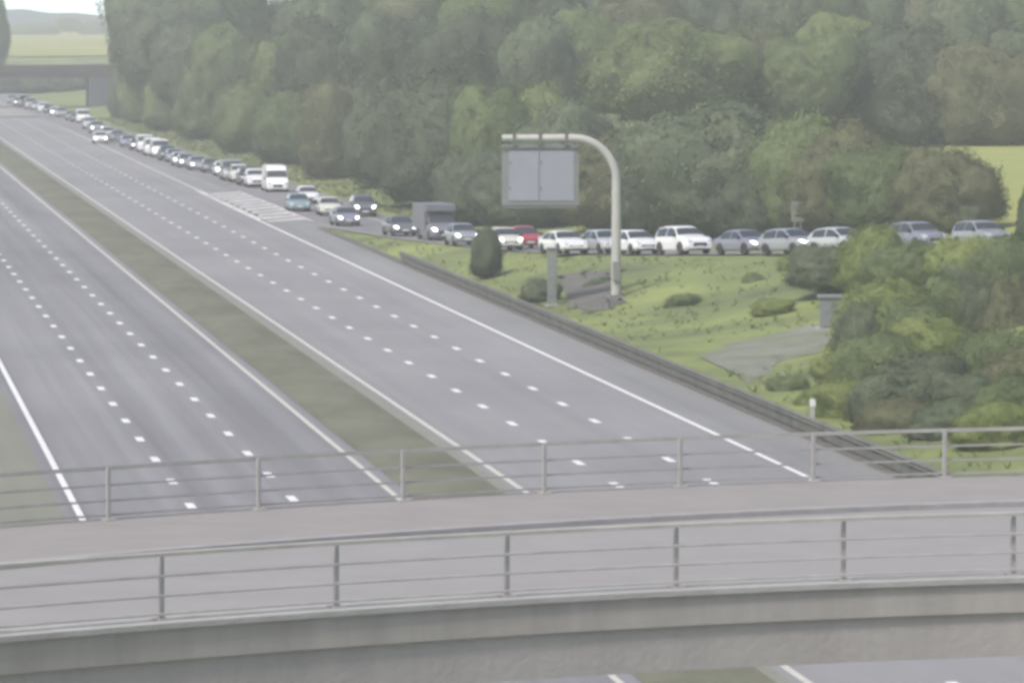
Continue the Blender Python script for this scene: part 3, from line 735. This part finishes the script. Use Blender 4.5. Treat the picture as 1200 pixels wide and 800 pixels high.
# ------------------------------------------------------------------ far overbridge
Zb = 1000.0
ob = tag(empty("overbridge", (0, 0, 0), TH), "dark overbridge far up the road in front of the yellow field", "bridge")
def obox(name, u0, u1, v0, v1, z0, z1, m): mb = MB(); mb.box(u0, u1, v0, v1, z0, z1); return mb.build(name, m, ob)
ub = 36.0
obox("deck", -40, 54, 890, 900, 5.0, 5.9, mat("dark overbridge concrete", (.07, .07, .065), .9, .1, .3))  # dark base colour for the deck
obox("parapet", -40, 54, 889.8, 890.15, 5.903, 7.3, M["brickish"])
obox("parapet", -40, 54, 899.8, 900.2, 5.903, 7.3, M["brickish"])
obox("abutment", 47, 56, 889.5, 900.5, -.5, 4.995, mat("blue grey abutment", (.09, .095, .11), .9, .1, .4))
obox("pier", 21.2, 22.2, 891, 899, -.2, 4.995, M["concrete"])
obox("abutment", -42, -8, 889.5, 900.5, -.5, 4.995, M["concrete"])

# pale shed on the field edge by the far bridge end
_x = (111 - 600) / F * 1120; sh = tag(empty("shed", (_x, 1120, ground(_x, 1120)), 0.3), "pale lilac-grey flat-roofed shed behind the right end of the far overbridge", "shed")
shm = mat("pale shed cladding", (.3, .3, .34), .7, .1, 1)
mb = MB(); mb.box(-2.0, 2.0, -2.2, 2.2, -.6, 2.9); mb.build("wall", shm, sh)
mb = MB(); mb.box(-2.2, 2.2, -2.45, 2.45, 2.902, 3.15); mb.build("roof", M["cab"], sh)
mb = MB(); mb.box(-.7, .7, -2.24, -2.202, -.5, 2.0); mb.build("door", M["cabinet"], sh)

# ------------------------------------------------------------------ trees
def crown_mesh(seed, shape, nleaf):
    """one uneven dome of foliage: a few broad shoulders, small bumps, ragged sprays and some gaps"""
    r = np.random.default_rng(seed)
    ph = r.uniform(0, 6.28, 12); dirs = r.normal(0, 1, (12, 3)); dirs /= np.linalg.norm(dirs, axis=1)[:, None]
    big = r.normal(0, 1, (7, 3)); big[:, 2] = np.abs(big[:, 2]) * .8; big /= np.linalg.norm(big, axis=1)[:, None]
    amp = r.uniform(.06, .20, 7)
    cz, rz, rxy = {'round': (.50, .48, .47), 'tall': (.50, .49, .42), 'bush': (.34, .48, .47)}[shape]
    def radius(q):
        s_ = 0.84 + (amp[None] * np.exp((q @ big.T - 1) * 9)).sum(1) * 1.6
        for k in range(6): s_ = s_ + .024 * np.sin((7 + 2 * k) * (q @ dirs[k]) + ph[k])
        for k in range(6, 12): s_ = s_ + .013 * np.sin((18 + 3 * k) * (q @ dirs[k]) + ph[k])
        return s_
    def pos(q, f):
        p_ = q * (radius(q) * f)[:, None]; low = np.where(q[:, 2] < 0, (.75 if shape != 'bush' else .72), 1.0)
        fl = 1 + (.55 if shape == 'bush' else .1) * np.maximum(0, -q[:, 2])
        return np.stack([p_[:, 0] * rxy * fl, p_[:, 1] * rxy * fl, cz + p_[:, 2] * rz * low], 1)
    bm = bmesh.new(); bmesh.ops.create_icosphere(bm, subdivisions=4, radius=1.0)
    Q = np.array([v.co for v in bm.verts]); Q /= np.linalg.norm(Q, axis=1)[:, None]
    V = [tuple(p_) for p_ in pos(Q, np.full(len(Q), .93) + r.normal(0, .008, len(Q)))]
    Fc = [tuple(v.index for v in f.verts) for f in bm.faces]; bm.free()
    q = r.normal(0, 1, (nleaf, 3)); q /= np.linalg.norm(q, axis=1)[:, None]
    f = np.where(r.random(nleaf) < .8, r.uniform(.9, 1.0, nleaf), 1.0 + np.abs(r.normal(0, .035, nleaf)))
    # sprays: leaves gather round a few hundred twig tips so the outline is ragged
    tips = r.normal(0, 1, (260, 3)); tips /= np.linalg.norm(tips, axis=1)[:, None]
    k = nleaf // 3; ti = r.integers(0, 260, k); q[:k] = tips[ti] + r.normal(0, .045, (k, 3)); q[:k] /= np.linalg.norm(q[:k], axis=1)[:, None]
    f[:k] = 1.0 + np.abs(r.normal(0, .05, k)) * (0.4 + (ti % 5) * .25)
    P_ = pos(q, f)
    for n in range(nleaf):
        p_ = P_[n]
        if p_[2] < -.02: continue
        nn = q[n] + r.normal(0, .24, 3); nn /= np.linalg.norm(nn)
        a = np.cross(nn, r.normal(0, 1, 3)); a /= np.linalg.norm(a); b = np.cross(nn, a)
        s = r.uniform(.007, .014); s2 = s * r.uniform(.5, .8); base = len(V)
        V += [tuple(p_ - a * s), tuple(p_ + b * s2 + nn * s * .2), tuple(p_ + a * s), tuple(p_ - b * s2 + nn * s * .2)]
        Fc.append((base, base + 1, base + 2, base + 3))
    me = bpy.data.meshes.new("crown"); me.from_pydata(V, [], Fc); me.update(); me.materials.append(LEAF["mid"]); me.shade_smooth(); return me
def trunk_mesh(seed):
    r = random.Random(seed); mb = MB()
    mb.tube([(0, 0, -.08), (.004, 0, .1), (.01, .01, .3), (0, .01, .55), (-.01, 0, .75)], [.045, .032, .027, .018, .008], 8)
    for k in range(6):
        a = k * 1.05 + r.uniform(-.3, .3); z = .2 + .07 * k; l = r.uniform(.18, .32)
        mb.tube([(0, 0, z), (math.cos(a) * l * .5, math.sin(a) * l * .5, z + .1), (math.cos(a) * l, math.sin(a) * l, z + .22)], [.014, .009, .003], 6)
    me = bpy.data.meshes.new("trunk"); me.from_pydata([tuple(v) for v in mb.v], [], mb.f); me.update(); me.materials.append(M["bark"]); me.shade_smooth(); return me
CM = {s: [crown_mesh(100 + 10 * j + k, s, n) for k in range(c)] for j, (s, c, n) in enumerate((('round', 6, 15000), ('tall', 3, 12000), ('bush', 7, 13000)))}
TM = [trunk_mesh(i) for i in range(3)]
tcount = [0]
def tree(px, top, wpx, Z, tone, shape, label, cat="tree", group=None, name=None, sink=0.0, base_py=None):
    """px,top,wpx in photo pixels say how wide and tall the real tree at distance Z is"""
    x = (px - 600) / F * Z; zb = ground(x, Z) - sink
    if base_py is not None: zb = h_at(base_py, Z)
    w = wpx / F * Z * (1.24 if shape != 'bush' else 1.3); h = max(1.0, h_at(top, Z) - zb)
    k = tcount[0]; tcount[0] += 1
    nm = name or ("shrub" if shape == 'bush' and h < 7 else "tree")
    root = empty(nm, (x, Z, zb), (k * 2.399) % 6.283)
    low = 0.0 if shape == 'bush' else (.02 if shape == 'tall' else .0)
    me = CM[shape][k % len(CM[shape])]
    c = link(bpy.data.objects.new("crown", me)); c.parent = root
    zr = (.02, .97) if shape != 'bush' else (.0, .72)
    sc = h * (1.0 - low) / (zr[1] - 0); c.scale = (w, w, sc); c.location = (0, 0, low * h - (.09 * h if shape == 'bush' else 0))
    c.material_slots[0].link = 'OBJECT'; c.material_slots[0].material = LEAF[tone]
    t = link(bpy.data.objects.new("trunk" if nm == "tree" else "stem", TM[k % 3])); t.parent = root; t.scale = (h * .55, h * .55, h * .9)
    tag(root, label, cat if nm == "tree" else "shrub", group); return root
FR = "front rank of trees along the slip road"; BK = "tall hazy trees at the back of the roadside wood"; MD = "middle rank of the roadside wood"
# back ranks, indistinguishable haze-grey crowns
bk_lab = "tall hazy grey-green tree in the back rank of the wood"
for k, px in enumerate(np.arange(196, 1290, 62)):
    px = float(px); Zk = 560 + 40 * ((k * 7) % 3) + max(0, (500 - px)) * .55
    gap = min(abs(px - 330), abs(px - 437))
    top = -22 - 14 * ((k * 5) % 3) + (31 if gap < 32 else 0)
    tree(px, top, 118, Zk, ("grey", "mid", "dark", "grey", "brown")[k % 5], ('round', 'tall')[k % 2], bk_lab, group=BK)
# middle rank: px, top, width, Z, tone, shape, label
MID = [
    (152, 10, 44, 800, "grey", "round", "grey-green tree at the left end of the wood, by the far overbridge"),
    (178, 24, 56, 740, "light", "round", "pale rounded tree near the left end of the wood, above the far white van"),
    (215, 18, 80, 700, "grey", "round", "grey-green tree behind the low round light tree near the left end"),
    (268, 26, 85, 660, "mid", "round", "mid-green tree behind the roadside trees, above the white car with headlights"),
    (326, 48, 62, 600, "light", "round", "small light-green domed tree standing under the little sky gap"),
    (385, 22, 100, 560, "dark", "round", "dark tree between the two little sky gaps"),
    (460, 18, 110, 530, "grey", "round", "grey-green tree to the right of the second sky gap"),
    (548, 22, 120, 520, "dark", "round", "dark tree behind the big dark-green one, left of the sign arm"),
    (630, 20, 100, 510, "grey", "tall", "tall grey tree above the end of the sign arm"),
    (700, 12, 100, 520, "mid", "round", "tall tree above the curve of the sign mast, behind the bright one"),
    (776, 30, 178, 480, "light", "round", "big bright-green domed tree behind the sign mast"),
    (880, 34, 96, 490, "brown", "round", "brown-tinged tree right of the big bright-green dome"),
    (945, 42, 100, 480, "mid", "round", "mid-green tree behind the front grey-green mound"),
    (985, 20, 90, 500, "light", "round", "light-topped tree left of the large dark round tree"),
    (1062, 28, 140, 485, "dark", "bush", "large dark round tree above the left end of the meadow"),
    (1150, 48, 118, 482, "brown", "bush", "brown-grey tree right of the large dark one, above the meadow"),
    (1215, 30, 120, 485, "grey", "bush", "grey tree above the meadow at the right edge of the view"),
]
for m in MID: tree(*m[:7], group=MD)
FRONT = [
    (142, 62, 32, 770, "grey", "round", "narrow grey tree at the far left end of the front rank"),
    (164, 76, 46, 735, "light", "bush", "light green bushy tree above the two white vans"),
    (195, 88, 58, 690, "light", "bush", "light green bushy tree behind the silver cars on the straight"),
    (236, 80, 68, 640, "light", "round", "low round light-green tree near the left end of the wood"),
    (288, 94, 76, 580, "light", "bush", "light green bushy tree behind the cars following the tall white van"),
    (338, 104, 84, 535, "mid", "bush", "mid-green bushy tree straight behind the tall white van"),
    (392, 98, 92, 490, "brown", "bush", "brown-tinged bushy tree behind the cream and blue-green cars"),
    (452, 92, 96, 462, "dark", "bush", "dark bushy tree behind the grey car in the outer lane"),
    (515, 80, 128, 432, "dark", "round", "big dark-green domed tree behind the grey box van"),
    (580, 105, 84, 410, "mid", "bush", "mid-green bushy tree just left of the hanging sign panel"),
    (628, 98, 76, 420, "light", "round", "light green tree top just above the sign arm"),
    (664, 120, 110, 395, "grey", "bush", "grey-green bushy mass directly behind the hanging sign panel"),
    (722, 150, 110, 372, "brown", "bush", "brown-grey bush behind the sign mast"),
    (790, 150, 120, 358, "dark", "bush", "dark bush behind the tall white car"),
    (852, 118, 178, 350, "grey", "round", "wide grey-green mound of foliage right of the sign mast"),
    (940, 128, 118, 340, "mid", "round", "mid-green tree behind the small pale sign"),
    (985, 150, 120, 336, "brown", "bush", "brown-tinged bush between the small pale sign and the meadow"),
    (1050, 172, 128, 330, "mid", "bush", "green bush directly behind the lilac-silver estate car"),
    (1104, 172, 108, 326, "brown", "bush", "olive bush at the left corner of the meadow"),
    (900, 195, 100, 340, "dark", "bush", "dark low bush under the wide grey-green mound"),
    (1138, 240, 26, 322, "dark", "bush", "small bush at the foot of the meadow, above the last silver car"),
    (1210, 214, 34, 305, "dark", "bush", "dark bush against the meadow at the right edge of the view"),
    (620, 190, 100, 385, "dark", "bush", "dark bush under the hanging sign, behind the red car"),
    (560, 180, 100, 395, "dark", "bush", "dark undergrowth bush behind the small silver car"),
]
for m in FRONT: tree(m[0], m[1], m[2] * (.84 if m[0] < 480 else 1), m[3] * (1.03 if m[0] < 480 else 1), m[4], 'bush', m[6], group=FR, name='tree')
for k, px in enumerate(range(1085, 1240, 22)):
    tree(px, 140, 44, 500, ("dark", "brown", "grey")[k % 3], "bush", "hedge bush along the top edge of the meadow", group="hedge along the top of the meadow", name="shrub")
# left edge, beyond the overbridge
tree(-8, -10, 44, 1060, "mid", "tall", "tree at the left edge of the view beside the far overbridge")
tree(82, 20, 26, 2300, "dark", "round", "tiny dark round tree on the skyline of the yellow field")
tree(55, 27, 30, 2350, "dark", "bush", "low hedge bush on the skyline left of the tiny round tree", name="tree")
tree(110, 26, 30, 2350, "dark", "bush", "low hedge bush on the skyline right of the tiny round tree", name="tree")
tree(30, 27, 34, 2350, "dark", "bush", "low hedge bush on the skyline at the left of the field", name="tree")
for k, px in enumerate((10, 40, 70, 100)):
    tree(px, 82, 46, 1045, "dark", "bush", "dark hedge bush seen through the far overbridge", name="tree", group="hedge under the far overbridge")
# bushes on the near right bank
BANK = [
    (972, 286, 84, 266, "grey", "bush", 340, "grey-green bush in front of the almost hidden pale car"),
    (1022, 264, 80, 262, "lime", "bush", 345, "light green bush rising highest before the slip road"),
    (1078, 280, 92, 258, "mid", "bush", 352, "green bush directly below the lilac-silver estate car"),
    (1130, 280, 88, 256, "lime", "bush", 360, "yellow-green bush between the last two silver cars"),
    (1182, 277, 92, 254, "mid", "bush", 370, "green bush at the right edge, below the last silver car"),
    (1040, 326, 112, 238, "lime", "bush", 428, "big yellow-green bush above the dark bush by the bridge railing"),
    (1106, 322, 76, 240, "mid", "bush", 420, "green bush right of the big yellow-green one"),
    (1150, 336, 62, 236, "dark", "bush", 440, "narrow dark bush among the yellow-green ones"),
    (1192, 322, 72, 234, "brown", "bush", 450, "olive bush at the right edge, halfway up the bank"),
    (1034, 386, 84, 220, "mid", "bush", 462, "mid-green bush at the right end of the gravel track"),
    (1100, 374, 96, 222, "lime", "bush", 465, "yellow-green bush behind the dark bush at the railing"),
    (1160, 384, 96, 214, "mid", "bush", 500, "green bush on the right, just above the bridge railing"),
    (1205, 400, 84, 204, "brown", "bush", 512, "olive bush at the right edge, just above the bridge railing"),
    (1074, 412, 122, 205, "dark", "bush", 514, "wide dark bush just above the far bridge railing"),
    (1140, 436, 76, 200, "dark", "bush", 516, "dark bush above the railing, right of the wide dark one"),
    (1190, 440, 80, 196, "mid", "bush", 520, "green bush at the right edge, lowest on the bank by the railing"),
    (1050, 462, 80, 200, "brown", "bush", 520, "olive bush at the foot of the wide dark one, by the railing"),
    (1112, 470, 84, 196, "grey", "bush", 522, "grey-green bush directly above the railing, between the dark ones"),
    (1002, 444, 78, 208, "lime", "bush", 502, "low yellow-green bush near the marker post"),
    (962, 456, 50, 214, "lime", "bush", 492, "low pale green bush left of the one near the marker post"),
    (1126, 312, 60, 246, "grey", "bush", 400, "grey-green bush tucked between the green bushes halfway up the bank"),
    (1075, 352, 66, 230, "mid", "bush", 440, "green bush between two big yellow-green ones"),
    (1008, 352, 52, 236, "grey", "bush", 420, "grey-green bush beside the cabinet, left of the big yellow-green one"),
    (985, 412, 50, 222, "lime", "bush", 452, "small fresh green bush below the end of the gravel track"),
    (925, 440, 46, 222, "mid", "bush", 470, "low green growth between the gravel track and the barrier"),
    (1172, 470, 90, 190, "lime", "bush", 530, "fresh green growth behind the railing at the right edge"),
    (570, 267, 32, 313, "dark", "bush", 325, "small dark bush alone on the bank, left of the red car"),
    (885, 324, 30, 280, "mid", "bush", 342, "tiny round bush alone on the bright grass bank"),
    (800, 348, 40, 275, "mid", "bush", 366, "tiny bush on the grass bank right of the sign mast"),
    (632, 326, 36, 290, "grey", "bush", 356, "small grey-green bush at the foot of the pillar"),
    (712, 324, 40, 293, "grey", "bush", 352, "small grey-green bush at the foot of the sign mast"),
    (936, 300, 40, 282, "lime", "bush", 330, "small yellow-green bush below the silver hatchback"),
    (905, 350, 44, 262, "lime", "bush", 372, "low bush on the grass above the gravel track"),
]
for a in BANK:
    tree(a[0], a[1], a[2], a[3], a[4], a[5], a[7], cat="shrub", group="bushes on the grass bank", base_py=a[6], name="shrub")

# ------------------------------------------------------------------ rough grass (uncountable)
def tufts(name, n, sampler, m, hh, seed):
    r = np.random.default_rng(seed); V = []; Fc = []; k = 0
    while k < n:
        p = sampler(r)
        if p is None: continue
        x, y, z = p; s = r.uniform(.5, 1.3) * hh
        for b in range(4):
            a = r.uniform(0, 6.28); dx, dy = math.cos(a), math.sin(a); lean = r.uniform(-1.3, 1.3, 2) * s; i = len(V); w = s * .16
            V += [(x - dx * w, y - dy * w, z - .03), (x + dx * w, y + dy * w, z - .03), (x + lean[0] + dx * w * .2, y + lean[1] + dy * w * .2, z + s)]
            Fc.append((i, i + 1, i + 2))
        k += 1
    o = mesh_obj(name, V, Fc, m, smooth=True); o.data.normals_split_custom_set_from_vertices([(0, 0, 1)] * len(V)); struct(o, kind="stuff"); return o
BARE = []
for a, b, hw in ((G(822, 434), G(996, 378), 6.5), (G(655, 341), G(728, 336), 5)):
    d_ = b - a; L_ = np.linalg.norm(d_); BARE.append(((a + b) / 2, d_ / L_, L_ / 2, hw))
def bank_s(r):
    u, v = 38.8 + r.random() * 34, 150 + r.random() * 245
    w = uv2w(u, v); i, s, hs = slip_near(w.x, w.y)
    if s > S_IN - .9: return None
    if any(abs(np.dot(np.array((w.x, w.y)) - c, tt)) < L_ and abs(np.dot(np.array((w.x, w.y)) - c, (-tt[1], tt[0]))) < hw for c, tt, L_, hw in BARE): return None
    # clumpy
    if math.sin(w.x * .55) * math.sin(w.y * .23) + r.normal(0, .5) < -.1: return None
    return w.x, w.y, ground(w.x, w.y)
tufts("grass", 2500, bank_s, leaf("grass blades", (.15, .185, .075), (.25, .31, .12), .5), .24, 5)
def verge_s(r):
    v = 400 + r.random() * 400; i = idx(v); s = S_OUT + .9 + r.random() * 7
    p = SLIP[i, :2] + SNOR[i] * s; return p[0], p[1], ground(p[0], p[1])
tufts("grass", 3000, verge_s, leaf("pale grass blades", (.17, .18, .09), (.27, .28, .14), .5), .3, 6)

# ------------------------------------------------------------------ haze
hm = bpy.data.materials.new("thin haze"); hm.use_nodes = True; t = hm.node_tree; t.nodes.clear()
pv = t.nodes.new("ShaderNodeVolumePrincipled"); pv.inputs["Density"].default_value = 0.00044
pv.inputs["Color"].default_value = (0.985, 0.995, 1.0, 1); pv.inputs["Anisotropy"].default_value = 0.1
oo = t.nodes.new("ShaderNodeOutputMaterial"); t.links.new(pv.outputs[0], oo.inputs["Volume"])
mb = MB(); mb.box(-2400, 2400, -500, 3250, -2, 45)
hz = mb.build("haze", hm); hz["kind"] = "stuff"; hz["label"] = "thin pale haze over the whole valley"
